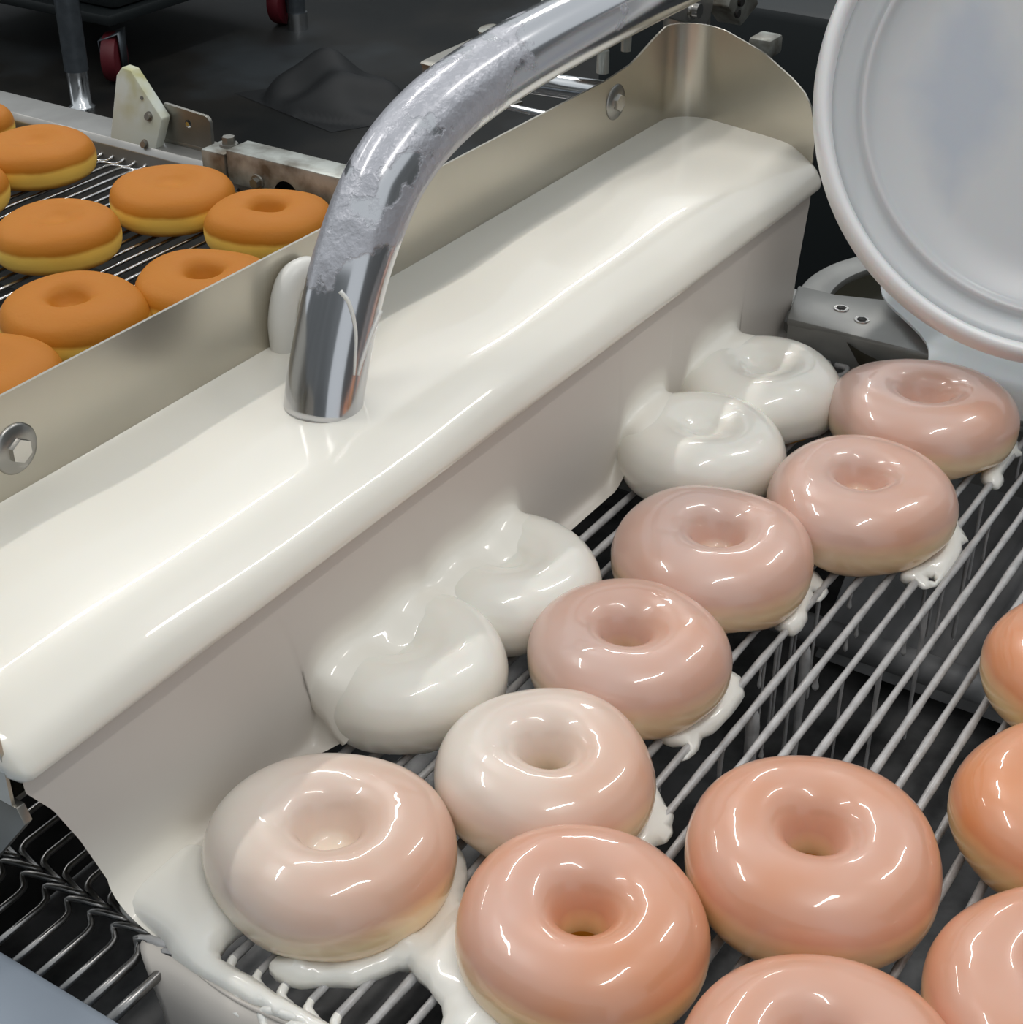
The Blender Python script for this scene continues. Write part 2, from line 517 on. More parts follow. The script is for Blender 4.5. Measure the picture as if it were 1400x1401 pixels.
def guide_mat():
    m, nt, b = new_mat('stained_white_plastic')
    N = nt.nodes; L = nt.links
    tc = N.new('ShaderNodeTexCoord')
    nz = N.new('ShaderNodeTexNoise'); nz.inputs['Scale'].default_value = 26; nz.inputs['Detail'].default_value = 3
    L.new(tc.outputs['Object'], nz.inputs['Vector'])
    sx = N.new('ShaderNodeSeparateXYZ'); L.new(tc.outputs['Object'], sx.inputs['Vector'])
    mr = N.new('ShaderNodeMapRange'); mr.inputs['From Min'].default_value = .922; mr.inputs['From Max'].default_value = .940
    L.new(sx.outputs['Z'], mr.inputs['Value'])
    mu = N.new('ShaderNodeMath'); mu.operation = 'MULTIPLY'
    mm = N.new('ShaderNodeMapRange'); mm.inputs['From Min'].default_value = .38; mm.inputs['From Max'].default_value = .58
    L.new(nz.outputs['Fac'], mm.inputs['Value'])
    L.new(mr.outputs['Result'], mu.inputs[0]); L.new(mm.outputs['Result'], mu.inputs[1])
    mx = N.new('ShaderNodeMix'); mx.data_type = 'RGBA'
    mx.inputs['A'].default_value = (.56, .60, .55, 1); mx.inputs['B'].default_value = (.40, .38, .16, 1)
    L.new(mu.outputs[0], mx.inputs['Factor']); L.new(mx.outputs['Result'], b.inputs['Base Color'])
    b.inputs['Roughness'].default_value = .45
    return m
M['guide'] = guide_mat()

# ------------------------------------------------------------------ the setting
Z0 = 0.90                    # top of the belt wires
me = mesh('floor', [(-4, -4, 0), (12, -4, 0), (12, 12, 0), (-4, 12, 0)], [(0, 1, 2, 3)])
tag(link('floor', me, M['floor']), kind='structure')

M['wall'] = simple('painted_wall_panels', (.30, .31, .31), rough=.6, noise=.2, nscale=1.5)
def wall(name, c, s):
    tag(box(name, c, s, M['wall'], None, .004), kind='structure')
wall('wall_back', (8.0, 4.0, 1.6), (.1, 16, 3.2))
wall('wall_left', (4.0, 9.0, 1.6), (8, .1, 3.2))
wall('wall_right', (4.0, -3.0, 1.6), (8, .1, 3.2))
wall('wall_front', (-3.0, 3.0, 1.6), (.1, 12, 3.2))

# ------------------------------------------------------------------ conveyor frame
frame = empty('conveyor_frame', (0.52, 0.5, 0))
tag(frame, 'steel conveyor frame with flat side rails and dark drip pan under the wire belt', 'conveyor')
YA, YB = -0.12, 1.45
def fpart(o): return rel(o, frame)
fpart(prism('side_rail', [(.815, .80), (.818, .80), (.818, .906), (.821, .910), (.850, .911), (.852, .909), (.852, .80), (.855, .80), (.855, .911), (.851, .914), (.820, .9135), (.8155, .909)], 'y', YA, YB, M['rail'], None, .0006))
o = fpart(prism('side_rail', [(.229, .80), (.2295, .897), (.227, .900), (.05, .900), (.05, .80)], 'y', YA, YB, M['frontrail'], None, .002))
tag(o, 'blue-grey flat rail')
fpart(box('side_panel', (.858, .665, .76), (.004, 1.57, .22), M['rail']))
fpart(box('drip_pan', (.54, .665, .735), (.60, 1.55, .01), M['pan']))
fpart(box('end_panel', (.54, 1.445, .82), (.60, .006, .17), M['dark']))
# cross tube and slanted chute below the belt
fpart(tube('support_bar', [(.722, -.1, .770), (.722, .30, .770)], .009, M['chute'], None, 14))
fpart(prism('drain_chute', [(.835, .86), (.845, .86), (.74, .745), (.73, .745)], 'y', -.1, .262, M['chute'], None, .0006))
fpart(box('inner_wall', (.52, .50, .82), (.58, .008, .15), M['dark']))
for x, y in ((.20, -.05), (.86, -.05), (.20, 1.40), (.86, 1.40)):
    fpart(tube('leg', [(x, y, 0), (x, y, .80)], .02, M['rail'], None, 14))

# ------------------------------------------------------------------ wire belt
belt = empty('wire_belt', (0.52, 0.5, Z0))
tag(belt, 'flat wire conveyor belt of straight cross wires with hooked edge joints under the doughnuts', 'belt')
PITCHW = 0.01142
XJ, XF = .262, .803
def wire_path(r, fo=0.0, nx=.226):
    p = PITCHW
    z = -r
    near = [(.226, -.0050, z-.0016), (.2510, -.0050, z-.0016), (.2550, -.0042, z-.0010), (.2578, -.0010, z+.0010), (.2592, -.0060, z+.0024), (.2604, -.0115, z+.0026),
            (.2622, -.0150, z+.0012), (.2642, -.0135, z-.0016), (.2655, -.0075, z-.0018), (.2670, -.0015, z-.0006), (.2705, 0, z)]
    far = [(.788, 0, z), (.7935, -.0012, z-.0004), (.7965, -.0065, z-.0014), (.7985, -.0130, z-.0008), (.8015, -.0160, z+.0018), (.8045, -.0130, z+.0022), (.806, -.0070, z+.001)]
    far = [(x+fo, y, q) for x, y, q in far]
    near[0] = (nx, near[0][1], near[0][2])
    if nx > .24: near[1] = (nx+.001, near[1][1], near[1][2])
    pts = [near[0]] + crom(near[1:], 3) + crom(far, 3)
    return [Vector(q) for q in pts]
def wire_mesh(name, r, mat, lump=0.0, seed=0, fo=0.0, nx=.226):
    P = wire_path(r, fo, nx)
    # extra points along the straight so that coated wires can swell a little
    rr = random.Random(seed)
    out = []
    for i, q in enumerate(P):
        out.append(q)
        if i+1 < len(P) and (P[i+1]-q).length > .2:
            for k in range(1, 40):
                out.append(q.lerp(P[i+1], k/40))
    R = [r*(1+lump*rr.uniform(-.5, 1.0)) for _ in out]
    V, Fc = tube_data(out, R, 8)
    me = mesh(name, V, Fc)
    me.materials.append(mat)
    if lump:      # glaze only coats the wire from its hooked edge inwards
        me.materials.append(M['darkwire'])
        me.materials.append(M['goo'])
        for p in me.polygons:
            if p.center.x < .2575 and nx < .24: p.material_index = 1
            elif p.center.x < .274 and nx > .24: p.material_index = 2   # thick glaze on the edge hooks
    me.polygons.foreach_set('use_smooth', [True]*len(me.polygons))
    return me
wm_clean = wire_mesh('wire_clean', .00125, M['wire'], fo=.013)
wm_dark = wire_mesh('wire_dark', .00130, M['darkwire'])
wm_coat = [wire_mesh('wire_coated', .0017, M['film'], .22, s, -.009) for s in range(4)]
wm_edge = [wire_mesh('wire_coated', .0017, M['film'], .22, s+9, -.009, .2525) for s in range(2)]   # these end under the glaze run-off
k0 = int(round((-.12-.154)/PITCHW)); k1 = int(round((1.40-.154)/PITCHW))
first_clean = True
for k in range(k0, k1):
    y = .154 + k*PITCHW
    md = wm_edge[k % 2] if y < .308 else wm_coat[k % 4] if y < .335 else (wm_dark if y < .46 else wm_clean)
    o = bpy.data.objects.new('wire', md)
    COL.objects.link(o)
    o.parent = belt
    o.location = (-.52, y-.5, 0)
    o.rotation_euler = (0, 0, 0)

# ------------------------------------------------------------------ doughnuts
OUT = [(0.0, .0006), (.028, .0004), (.0365, .0010), (.0425, .0040), (.0455, .0090), (.0462, .0145), (.0458, .0195), (.0433, .0255), (.0382, .0306),
       (.0310, .0335), (.0235, .0340), (.0178, .0325)]
HOLE_OPEN = [(.0132, .0288), (.0102, .0232), (.0085, .0175), (.0080, .0115), (.0100, .0050), (.0115, .0010)]
HOLE_SHUT = [(.0140, .0292), (.0112, .0240), (.0090, .0195), (.0062, .0172), (.0030, .0164), (0.0, .0162)]
HOLE_DENT = [(.0125, .0308), (.0080, .0284), (.0040, .0272), (0.0, .0270)]
OUT_U = [(0.0, .0006), (.030, .0004), (.0385, .0010), (.0440, .0040), (.0461, .0095), (.0462, .0150), (.0452, .0200), (.0415, .0250), (.0350, .0282),
         (.0280, .0298), (.0220, .0300), (.0170, .0290)]
HOLES_U = {'open': [(.0128, .0262), (.0098, .0210), (.0075, .0160), (.0068, .0110), (.0085, .0050), (.0105, .0010)],
           'shut': [(.0130, .0264), (.0100, .0222), (.0070, .0190), (.0036, .0180), (0.0, .0178)],
           'dent': [(.0120, .0278), (.0078, .0262), (.0040, .0254), (0.0, .0252)]}
HOLES = {'open': HOLE_OPEN, 'shut': HOLE_SHUT, 'dent': HOLE_DENT}

def profile(kind, glazed=True):
    return [tuple(p) for p in crom((OUT + HOLES[kind]) if glazed else (OUT_U + HOLES_U[kind]), 4)]

class Shape:
    """one doughnut's own unevenness"""
    def __init__(s, seed, scale, hz, hole):
        r = random.Random(seed)
        s.scale, s.hz, s.hole = scale, hz, hole
        s.a = [(n, r.uniform(-1, 1)*amp, r.uniform(0, 6.28)) for n, amp in ((2, .034), (3, .020), (4, .010), (5, .007))]
        s.zt = [(1, r.uniform(-1, 1)*.0012, r.uniform(0, 6.28)), (2, r.uniform(-1, 1)*.0010, r.uniform(0, 6.28)), (3, r.uniform(-1, 1)*.0007, r.uniform(0, 6.28))]
        s.hx, s.hy = r.uniform(-.0022, .0022), r.uniform(-.0022, .0022)
    def fr(s, a): return s.scale*(1+sum(A*math.cos(n*a+p) for n, A, p in s.a))
    def fz(s, a, r): return sum(A*math.cos(n*a+p) for n, A, p in s.zt)*min(1.0, r/.03)
    def warp(s, x, y, z):
        r = math.hypot(x, y); a = math.atan2(y, x)
        f = s.fr(a)
        h = max(0.0, 1-r/.034)
        return (x*f+s.hx*h, y*f+s.hy*h, (z + s.fz(a, r)*max(0, min(1, z/.02)))*s.hz)
    def top(s, x, y, prof):
        """height of the top surface at a local point, or None"""
        r = math.hypot(x, y)/s.fr(math.atan2(y, x))
        if r > .0462: return None
        best = None
        for (r0, z0), (r1, z1) in zip(prof[:-1], prof[1:]):
            if (r0-r)*(r1-r) <= 0 and abs(r1-r0) > 1e-9:
                z = z0+(z1-z0)*(r-r0)/(r1-r0)
                if best is None or z > best: best = z
        return None if best is None else best*s.hz

ALL = []
def doughnut(x, y, R, label, group, glaze=None, hole='open', seed=0, hz=1.0, rz=0.0):
    sc = R/.0462
    sh = Shape(seed, sc, hz*(.55+.45*sc), hole)
    prof = profile(hole, bool(glaze))
    V, Fc = revolve(prof, 56, warp=sh.warp)
    me = mesh('doughnut', V, Fc)
    o = link('doughnut', me, M['dough'])
    o.location = (x, y, Z0)
    bm = bmesh.new(); bm.from_mesh(me); bmesh.ops.recalc_face_normals(bm, faces=bm.faces[:]); bm.to_mesh(me); bm.free()
    tag(o, label, 'doughnut', group)
    if glaze:
        # glaze: a skin a little outside the dough from the side upwards and into the hole
        off = .0009
        pts = []
        for i, (r, z) in enumerate(prof):
            a = prof[max(i-1, 0)]; b = prof[min(i+1, len(prof)-1)]
            d = np.array([b[0]-a[0], b[1]-a[1]]); d /= (np.linalg.norm(d)+1e-12)
            n = np.array([d[1], -d[0]])
            pts.append((max(0, r+n[0]*off), z+n[1]*off))
        lo = next(i for i, (r, z) in enumerate(pts) if r > .036 and z > .0030)
        g = pts[lo:]
        if hole == 'open': g = [q for q in g if not (q[0] < .014 and q[1] < .010)]
        else: g = [q for q in g if not (q[0] < .0058 and q[1] < .031)] + [(.0030, g[-1][1]+.0002), (0.0, g[-1][1])]
        # close the lower edge on to the dough
        g = [(g[0][0]-.0016, g[0][1]-.0006)] + g
        rr = random.Random(seed+50)
        ph = [rr.uniform(0, 6.28) for _ in range(3)]
        def wp(x, y, z):
            X, Y, Z = sh.warp(x, y, z)
            a = math.atan2(y, x)
            if z < .010:   # uneven lower edge
                Z += (.0016*math.sin(3*a+ph[0])+.0010*math.sin(7*a+ph[1]))*(1-z/.010)
            return (X, Y, Z)
        V, Fc = revolve(g, 64, warp=wp)
        mg = mesh('glaze_coat', V, Fc)
        bm = bmesh.new(); bm.from_mesh(mg); bmesh.ops.recalc_face_normals(bm, faces=bm.faces[:]); bm.to_mesh(mg); bm.free()
        link('glaze_coat', mg, M[glaze], o)
    ALL.append((x, y, sh, prof))
    return o

GL = 'glazed doughnuts leaving the curtain'
UN = 'unglazed doughnuts waiting on the belt'
doughnut(.7362, .2221, .0475, 'pink-glazed doughnut with a closed dimple, against the far steel rail', GL, 'glz_pink', 'shut', 1)
doughnut(.6393, .2165, .0455, 'pink-glazed doughnut with a pale lower edge, overhung by the one at the far rail', GL, 'glz_pink', 'shut', 2)
doughnut(.5588, .2545, .0455, 'lilac-pink glazed doughnut in front of the all-white one, with a small raised dimple', GL, 'glz_pink', 'shut', 3)
doughnut(.4745, .2510, .0420, 'pinkish glazed doughnut with a round dark hole in the middle of the diagonal row', GL, 'glz_pink', 'open', 4)
doughnut(.3926, .2405, .0415, 'half white, half pink glazed doughnut touching the milky one at the belt edge', GL, 'glz_thick', 'open', 5)
doughnut(.4066, .1375, .0455, 'whole peach-glazed doughnut with open hole lying alone over bare belt wires', GL, 'glz_thin', 'open', 6)
doughnut(.3324, .1880, .0425, 'peach-glazed doughnut beside the white glaze lumps, at the lower edge of the belt', GL, 'glz_thin', 'open', 7)
doughnut(.3165, .2835, .0440, 'milky glazed doughnut half swallowed by the glaze pool at the near belt edge', GL, 'glz_thick', 'shut', 8)
doughnut(.6414, .3040, .0425, 'cream-white freshly coated doughnut, whole in outline, close under the curtain', GL, 'glz_white', 'dent', 9)
doughnut(.7170, .3080, .0440, 'cream-white doughnut behind the others where the curtain ends by the far rail', GL, 'glz_white', 'dent', 10)
doughnut(.4905, .3240, .0425, 'cream doughnut cut in half by the curtain, with a sharp upper corner', GL, 'glz_white', 'dent', 11)
doughnut(.4165, .3245, .0425, 'cream doughnut emerging from the curtain beside the milky one, hole half covered', GL, 'glz_white', 'dent', 12)
doughnut(.5700, .0830, .0455, 'orange-glazed doughnut cut off by the frame, farthest of the trailing ones', GL, 'glz_warm', 'open', 13)
doughnut(.4815, .0640, .0455, 'orange-glazed doughnut with streaky sugar, second of those cut off at the side', GL, 'glz_warm', 'open', 14)
doughnut(.3900, .0410, .0455, 'peach-orange glazed doughnut in the lower corner, only its upper quarter showing', GL, 'glz_thin', 'open', 15)
doughnut(.3185, .0945, .0455, 'peach-glazed doughnut at the very bottom, hole hidden below the picture edge', GL, 'glz_thin', 'open', 16)

doughnut(.7578, .9109, .0425, 'golden unglazed doughnut with a crease for a hole, before the white plastic guide', UN, None, 'dent', 21)
doughnut(.7692, 1.0104, .0425, 'golden unglazed doughnut at the far corner, only a rounded edge showing', UN, None, 'dent', 22)
doughnut(.6735, .9077, .0425, 'golden unglazed doughnut cut by the picture edge, a sliver below the far one', UN, None, 'dent', 23)
doughnut(.6632, .7884, .0420, 'golden unglazed doughnut with a flat yellow dimple and broad pale side band', UN, None, 'dent', 24)
doughnut(.7522, .7696, .0425, 'golden unglazed doughnut with almost no hole, in front of the steel bracket', UN, None, 'dent', 25)
doughnut(.7540, .6840, .0425, 'golden unglazed doughnut with a small deep hole beside the bent pipe', UN, None, 'open', 26)
doughnut(.6529, .6500, .0430, 'golden unglazed doughnut half hidden behind the steel plate, yellow slit hole', UN, None, 'open', 27)
doughnut(.5813, .6870, .0450, 'large golden unglazed doughnut with a yellow-lined hole and a dark nick', UN, None, 'shut', 28)
doughnut(.4942, .6683, .0440, 'golden unglazed doughnut lowest by the steel plate, mostly outside the picture', UN, None, 'dent', 29)

def top_at(x, y):
    """highest surface at a point of the belt: doughnuts or the wires"""
    h = 0.0
    for (dx, dy, sh, prof) in ALL:
        if abs(x-dx) < .055 and abs(y-dy) < .055:
            t = sh.top(x-dx, y-dy, prof)
            if t is not None: h = max(h, t+.001)
    return Z0+h

# ------------------------------------------------------------------ glaze: trough pool, lip and curtain
gl = empty('glaze_waterfall', (.54, .34, Z0))
tag(gl, 'cream liquid glaze brimming over the trough lip and falling as a smooth grey curtain', 'glaze')
XL, XR = .2310, .8500
prof = crom([(.4405, 1.0078), (.4385, 1.0064), (.432, 1.0058), (.415, 1.0055), (.395, 1.0055), (.375, 1.0052), (.362, 1.0044), (.3535, 1.0022), (.3465, .9985), (.3405, .9945),
             (.3365, .9895), (.3350, .9858), (.3360, .9826), (.3388, .9808), (.3420, .9806)], 4)
NX = 260
V = []
def wav(x, y):
    return .0007*math.sin(x*31+1.0+y*9)+.0005*math.sin(x*57+2.1-y*14)+.0004*math.sin(x*17-y*40)
for i in range(NX):
    t = i/(NX-1)
    x = XL+(XR-XL)*t
    # rounded ends of the flow
    e = min(x-XL, XR-x)
    er = .007
    s = math.sqrt(max(0, 1-(1-min(1, e/er))**2)) if e < er else 1.0
    for (y, z) in prof:
        k = max(0, min(1, (.357-y)/.008))
        yy = .352+(y-.352)*(s if y < .352 else 1)
        zz = (.994+(z-.994)*s) if y < .352 else z-(1-s)*(z-.994)*k
        am = min(1, max(0, (.4405-y)/.02))*max(0.25, min(1, (z-.976)/.02))
        xx = x
        if x > .80: xx = x + (y-.335)*.125*((x-.80)/.05)
        V.append((xx, yy-.6*am*wav(x, y)*(1 if y < .36 else 0), zz+am*wav(x, y)))
me = mesh('glaze_pool', V, grid_faces(NX, len(prof)))
rel(link('glaze_pool', me, M['glaze']), gl)

def edge_l(z):   # left border of the falling sheet, drawn in by surface tension
    return float(np.interp(z, [.900, .906, .917, .9434, .9626, .9766], [.2655, .2645, .2610, .2528, .2452, .2365]))
def edge_r(z):
    return float(np.interp(z, [.900, .930, .9454, .9766], [.822, .8275, .831, .8395]))
NC, NZ = 420, 26
V = []
base = np.array([max(top_at(.2655+(.822-.2655)*i/(NC-1), .338), top_at(.2655+(.822-.2655)*i/(NC-1), .330)) for i in range(NC)])
def soft(a, n):
    k = np.hanning(2*n+1); k /= k.sum()
    return np.convolve(np.pad(a, n, mode='edge'), k, 'valid')
base[:36] = np.maximum(base[:36], Z0+.0060)
onit = np.clip((base-Z0-.004)/.014, 0, 1)
onit[:30] = 1.0
onit = soft(onit, 9)
fils = .0035+.0050*onit
fils[:60] += .009*np.linspace(1, 0, 60)
rows = []
for i in range(NC):
    t = i/(NC-1)
    xb = .2655+(.822-.2655)*t
    row = []
    h0 = top_at(xb, .3375)
    fil = fils[i]
    ztop, zb = .9812, max(Z0+.0015, h0)+fil
    for j in range(NZ):
        z = ztop+(zb-ztop)*j/(NZ-1)
        x = edge_l(z)+(edge_r(z)-edge_l(z))*t
        row.append([x, .3392-.0016*(j/(NZ-1)), z])
    # fillet landing on whatever is below
    xe = row[-1][0]
    for j in range(1, 11):
        a = j/10*math.pi/2
        y = .3376-fil*1.25*(1-math.cos(a))
        zq = zb-fil*math.sin(a)
        g = max(Z0+.0012, top_at(xe, y)+.0006)
        z = max(zq, g) if j < 10 else max(g, zq-.0005)
        row.append([xe, y, z])
    for j in range(1, 6):
        y = .3376-fil*1.25-(.0003+.0015*onit[i])*j
        g = max(Z0+.0012, top_at(xe, y)+.0004-.0006*j)
        row.append([xe, y, g])
    rows.append(row)
A = np.array(rows)
for _ in range(8):       # the sheet smooths over what it meets
    s = A.copy()
    s[1:-1, NZ-8:, 2] = (A[:-2, NZ-8:, 2]+A[1:-1, NZ-8:, 2]*2+A[2:, NZ-8:, 2])/4
    A = s
    s = A.copy()
    s[:, NZ-10:-1, 2] = (A[:, NZ-11:-2, 2]+2*A[:, NZ-10:-1, 2]+A[:, NZ-9:, 2])/4
    A = s
ncol = A.shape[1]
me = mesh('glaze_curtain', A.reshape(-1, 3), grid_faces(NC, ncol))
at = me.attributes.new('thickness', 'FLOAT', 'POINT')
tk = np.zeros((NC, ncol))
tk[:, NZ+1:] = 1.0
tk[:, NZ-6:NZ+1] = np.linspace(.05, .95, 7)[None, :]
tk *= (.12+.88*onit)[:, None]
for i in range(60):
    tk[i, :NZ+2] = np.maximum(tk[i, :NZ+2], (1-i/60)*np.clip((np.arange(NZ+2)-NZ+13)/13, 0, 1)**1.5)
at.data.foreach_set('value', tk.reshape(-1).astype(np.float32))
rel(link('glaze_curtain', me, M['sheetglaze']), gl)

def metaball(name, elems, mat, parent, res=.0016):
    """elems: (x,y,z, r[, sx,sy,sz]); returns one smooth mesh"""
    mb = bpy.data.metaballs.new(name+'_field')
    mb.resolution = mb.render_resolution = res
    mb.threshold = .6
    for e in elems:
        el = mb.elements.new()
        el.co = e[:3]
        if len(e) > 4:
            el.type = 'ELLIPSOID'
            el.size_x, el.size_y, el.size_z = e[4], e[5], e[6]
            el.radius = e[3]/.575
            mxs = max(e[4:7])
        else:
            el.radius = e[3]/.575
    ob = bpy.data.objects.new(name+'_field', mb)
    COL.objects.link(ob)
    dg = bpy.context.evaluated_depsgraph_get()
    dg.update()
    me = bpy.data.meshes.new_from_object(ob.evaluated_get(dg))
    me.name = name
    bpy.data.objects.remove(ob, do_unlink=True)
    me.materials.clear()
    bm = bmesh.new(); bm.from_mesh(me)
    for _ in range(3): bmesh.ops.smooth_vert(bm, verts=bm.verts[:], factor=.5, use_axis_x=True, use_axis_y=True, use_axis_z=True)
    bm.to_mesh(me); bm.free()
    o = link(name, me, mat)
    if parent is not None: rel(o, parent)
    return o

# glaze that has run out on the near edge of the belt
E_ = []
r2 = random.Random(3)
for y in np.arange(.258, .338, .0055):
    for x in np.arange(.268, .300, .0055):
        # the pool: wide near the curtain, thinning along the belt
        lim = .298 - (.335-y)*.12
        if y > .300 or (x > .285 and y > .286):
            if x < lim+.01: E_.append((x, y, Z0+.001+r2.uniform(0, .0012), .0066))
for k in range(-2, 15):
    y = .154+k*PITCHW-.0075
    if y > .338 or y < .10: continue
    big = 1.0 if y > .27 else .88
    E_.append((.2610+r2.uniform(-.0008, .0008), y, Z0+.0004, .0060*big))
    E_.append((.2652, y+.0052, Z0-.0012, .0030*big))
rel_o = metaball('glaze_pool_edge', E_, M['goo'], gl)
# ridge of glaze along the outer side of the milky doughnut, and the big lump beside the peach one
E_ = []
for a in np.arange(-2.9, -.2, .10):
    rr_ = .0432
    E_.append((.3165+rr_*math.cos(a), .2835+rr_*math.sin(a), Z0+.0004+.0006*math.sin(a*9), .0056+.0009*math.sin(a*13)))
for (x, y, r) in ((.312, .2275, .0075), (.318, .2235, .0085), (.3215, .2305, .008), (.306, .2250, .006), (.3005, .2305, .006), (.3130, .2185, .0075), (.3045, .2165, .0065), (.2975, .2215, .0055),
                  (.3085, .2105, .0070), (.3010, .2075, .0065), (.2945, .2130, .0055), (.2980, .2010, .0065), (.2915, .2030, .0055), (.2930, .1945, .0060), (.2860, .1975, .0055), (.287, .2060, .005)):
    E_.append((x, y, Z0+.0015, r))
for kw in (3, 4, 5):
    for x in np.arange(.283, .327, .004):
        E_.append((x, .154+kw*PITCHW+.0004*math.sin(x*300), Z0-.0012, .0040))
metaball('glaze_lumps', E_, M['goo'], gl)
# thin webs between the wires on the outer side of the draining doughnuts
E_ = []
for (dx, dy, R, a0, a1) in ((.4745, .2510, .042, -2.2, .3), (.5588, .2545, .0455, -1.8, .1), (.6393, .2165, .0455, -2.2, -.2), (.3926, .2405, .0415, -2.1, -.2), (.7362, .2221, .047, -1.9, 0.2)):
    for a in np.arange(a0, a1, .11):
        E_.append((dx+(R-.004)*math.cos(a), dy+(R-.004)*math.sin(a), Z0-.0014, .0050))
        if math.sin(a*4+dx*40) > -.5: E_.append((dx+(R+.002)*math.cos(a), dy+(R+.002)*math.sin(a), Z0-.0020, .0042))
        if math.sin(a*6+dx*70) > .2: E_.append((dx+(R+.007)*math.cos(a), dy+(R+.006)*math.sin(a), Z0-.0022, .0034))
metaball('glaze_web', E_, M['goo'], gl, .0011)
# sheet of glaze hanging off the belt edge
V = []
ny, nz = 30, 24
sec = crom([(.2640, .8990), (.2595, .9010), (.2550, .9012), (.2510, .8990), (.2482, .8930), (.2472, .8830), (.2468, .8650), (.2466, .8350)], 4)
nz = len(sec)
for j, (x, z) in enumerate(sec):
    t = j/(nz-1)
    y0 = .3180-.026*max(0, t-.25)**1.3+(.003*math.sin(t*7))
    y1 = .232
    for i in range(ny):
        q = i/(ny-1)
        V.append((x+.0012*math.sin(q*9+t*2)+(.006*q if t > .2 else 0), y0+(y1-y0)*q, z-.0015*q))
me = mesh('glaze_runoff', V, grid_faces(nz, ny))
o = rel(link('glaze_runoff', me, M['curtain']), gl)
md = o.modifiers.new('thick', 'SOLIDIFY'); md.thickness = .002

# drips under the wires
dr = random.Random(11)
nd = 0
for k in range(60):
    x = dr.uniform(.43, .775)
    kk = dr.choice([2, 3, 4, 5, 6, 7, 1, 5, 6])
    y = .154+kk*PITCHW
    if any((x-dx)**2+(y-dy)**2 < .040**2 for dx, dy, _, _ in ALL): continue
    if nd >= 34: break
    L_ = dr.choice([.008, .012, .02, .035, .05, .06, .075])
    r = dr.uniform(.0005, .0009)
    P = [(x, y, Z0-.002), (x, y, Z0-.004), (x, y, Z0-.004-L_*.5), (x, y, Z0-.004-L_*.9), (x, y, Z0-.004-L_), (x, y, Z0-.0055-L_)]
    b_ = 1.9 if L_ < .015 else 1.25
    o = tube('glaze_drip', P, [r*2.0, r*1.5, r*.9, r*b_, r*b_, r*.4], M['film'], None, 7)
    rel(o, belt); nd += 1
for (x, y, wd, L_) in ((.545, .19966, .0040, .09), (.492, .19966, .0050, .11), (.600, .16542, .0022, .08)):
    P = [(x, y, Z0-.0018), (x, y, Z0-.006), (x, y, Z0-.012), (x, y, Z0-.03), (x, y, Z0-.06), (x, y, Z0-L_)]
    rel(tube('glaze_drip', P, [.0008, wd*.5, wd*.62, wd*.5, wd*.4, wd*.3], M['film'], None, 10), belt)

# ------------------------------------------------------------------ steel trough
tr = empty('glaze_trough', (.54, .44, .97))
tag(tr, 'bent stainless steel trough wall with bolts behind the cream glaze pool', 'trough')
# plan path of the bent sheet with rounded corners
path = []
path += [(.2330, y) for y in np.linspace(.3425, .416, 12)]
path += [(.2330+.022*(1-math.cos(a)), .418+.022*math.sin(a)) for a in np.linspace(.1, math.pi/2, 8)]
path += [(x, .4400) for x in np.linspace(.275, .825, 60)]
ca = [(.8385+.022*math.sin(a), .418+.022*math.cos(a)) for a in np.linspace(0.0, math.pi/2-.1, 12)]
path += ca
path += [(.8605-.0135*t, .416-.0735*t) for t in np.linspace(0, 1, 16)]
def top_h(x, y):
    if y < .4395 or x > .83 or x < .24:
        return float(np.interp(y, [.342, .3455, .352, .360, .383, .41, .44], [1.012, 1.0265, 1.0355, 1.0415, 1.0530, 1.0600, 1.0625]))
    return float(np.interp(x, [.24, .275, .77, .80, .825, .84], [1.0600, 1.0475, 1.0485, 1.0510, 1.0590, 1.0622]))
V = []
nv = 8
for (x, y) in path:
    ht = top_h(x, y)
    for j in range(nv):
        V.append((x, y, .972+(ht-.972)*j/(nv-1)))
me = mesh('trough_wall', V, grid_faces(len(path), nv))
o = rel(link('trough_wall', me, M['steel']), tr)
md = o.modifiers.new('thick', 'SOLIDIFY'); md.thickness = .0013; md.offset = 1.0
md = o.modifiers.new('edges', 'EDGE_SPLIT'); md.split_angle = math.radians(45)
# pan under the pool and its end supports down to the rails
rel(prism('trough_floor', [(.3445, .972), (.4395, .972), (.4395, .962), (.352, .962)], 'x', .236, .846, M['steel'], None, .0005), tr)
rel(prism('end_support', [(.3405, .9720), (.3380, .9660), (.366, .930), (.40, .912), (.47, .912), (.47, .965), (.4395, .9705)], 'x', .2330, .2365, M['bracket'], None, .0004), tr)
rel(prism('end_support', [(.352, .9705), (.352, .960), (.372, .925), (.40, .912), (.47, .912), (.47, .965), (.4395, .9705)], 'x', .8470, .8505, M['bracket'], None, .0004), tr)
for i, (x, z) in enumerate(((.781, 1.0335), (.3335, 1.0245))):
    b_ = rel(disc_bolt('bolt', (x, .4398, z), (0, -1, 0), .0052, .0050, M['bolt'], None, hexr=1), tr)
    wv, wf = revolve([(0, 0), (.0098, 0), (.0102, .0006), (.0102, .0016), (.0094, .0024), (.004, .0030), (0, .0030)], 32)
    wm_ = mesh('washer', wv, wf)
    wm_.transform(Matrix.Translation((x, .4400, z)) @ Matrix.Rotation(math.pi/2, 4, 'X'))
    w_ = link('washer', wm_, M['washer'])
    w_.parent = b_; w_.location = (0, 0, 0)
    wm_.transform(Matrix.Translation((0, 0, 0)))
autosmooth(bpy.data.meshes['washer'], 40)

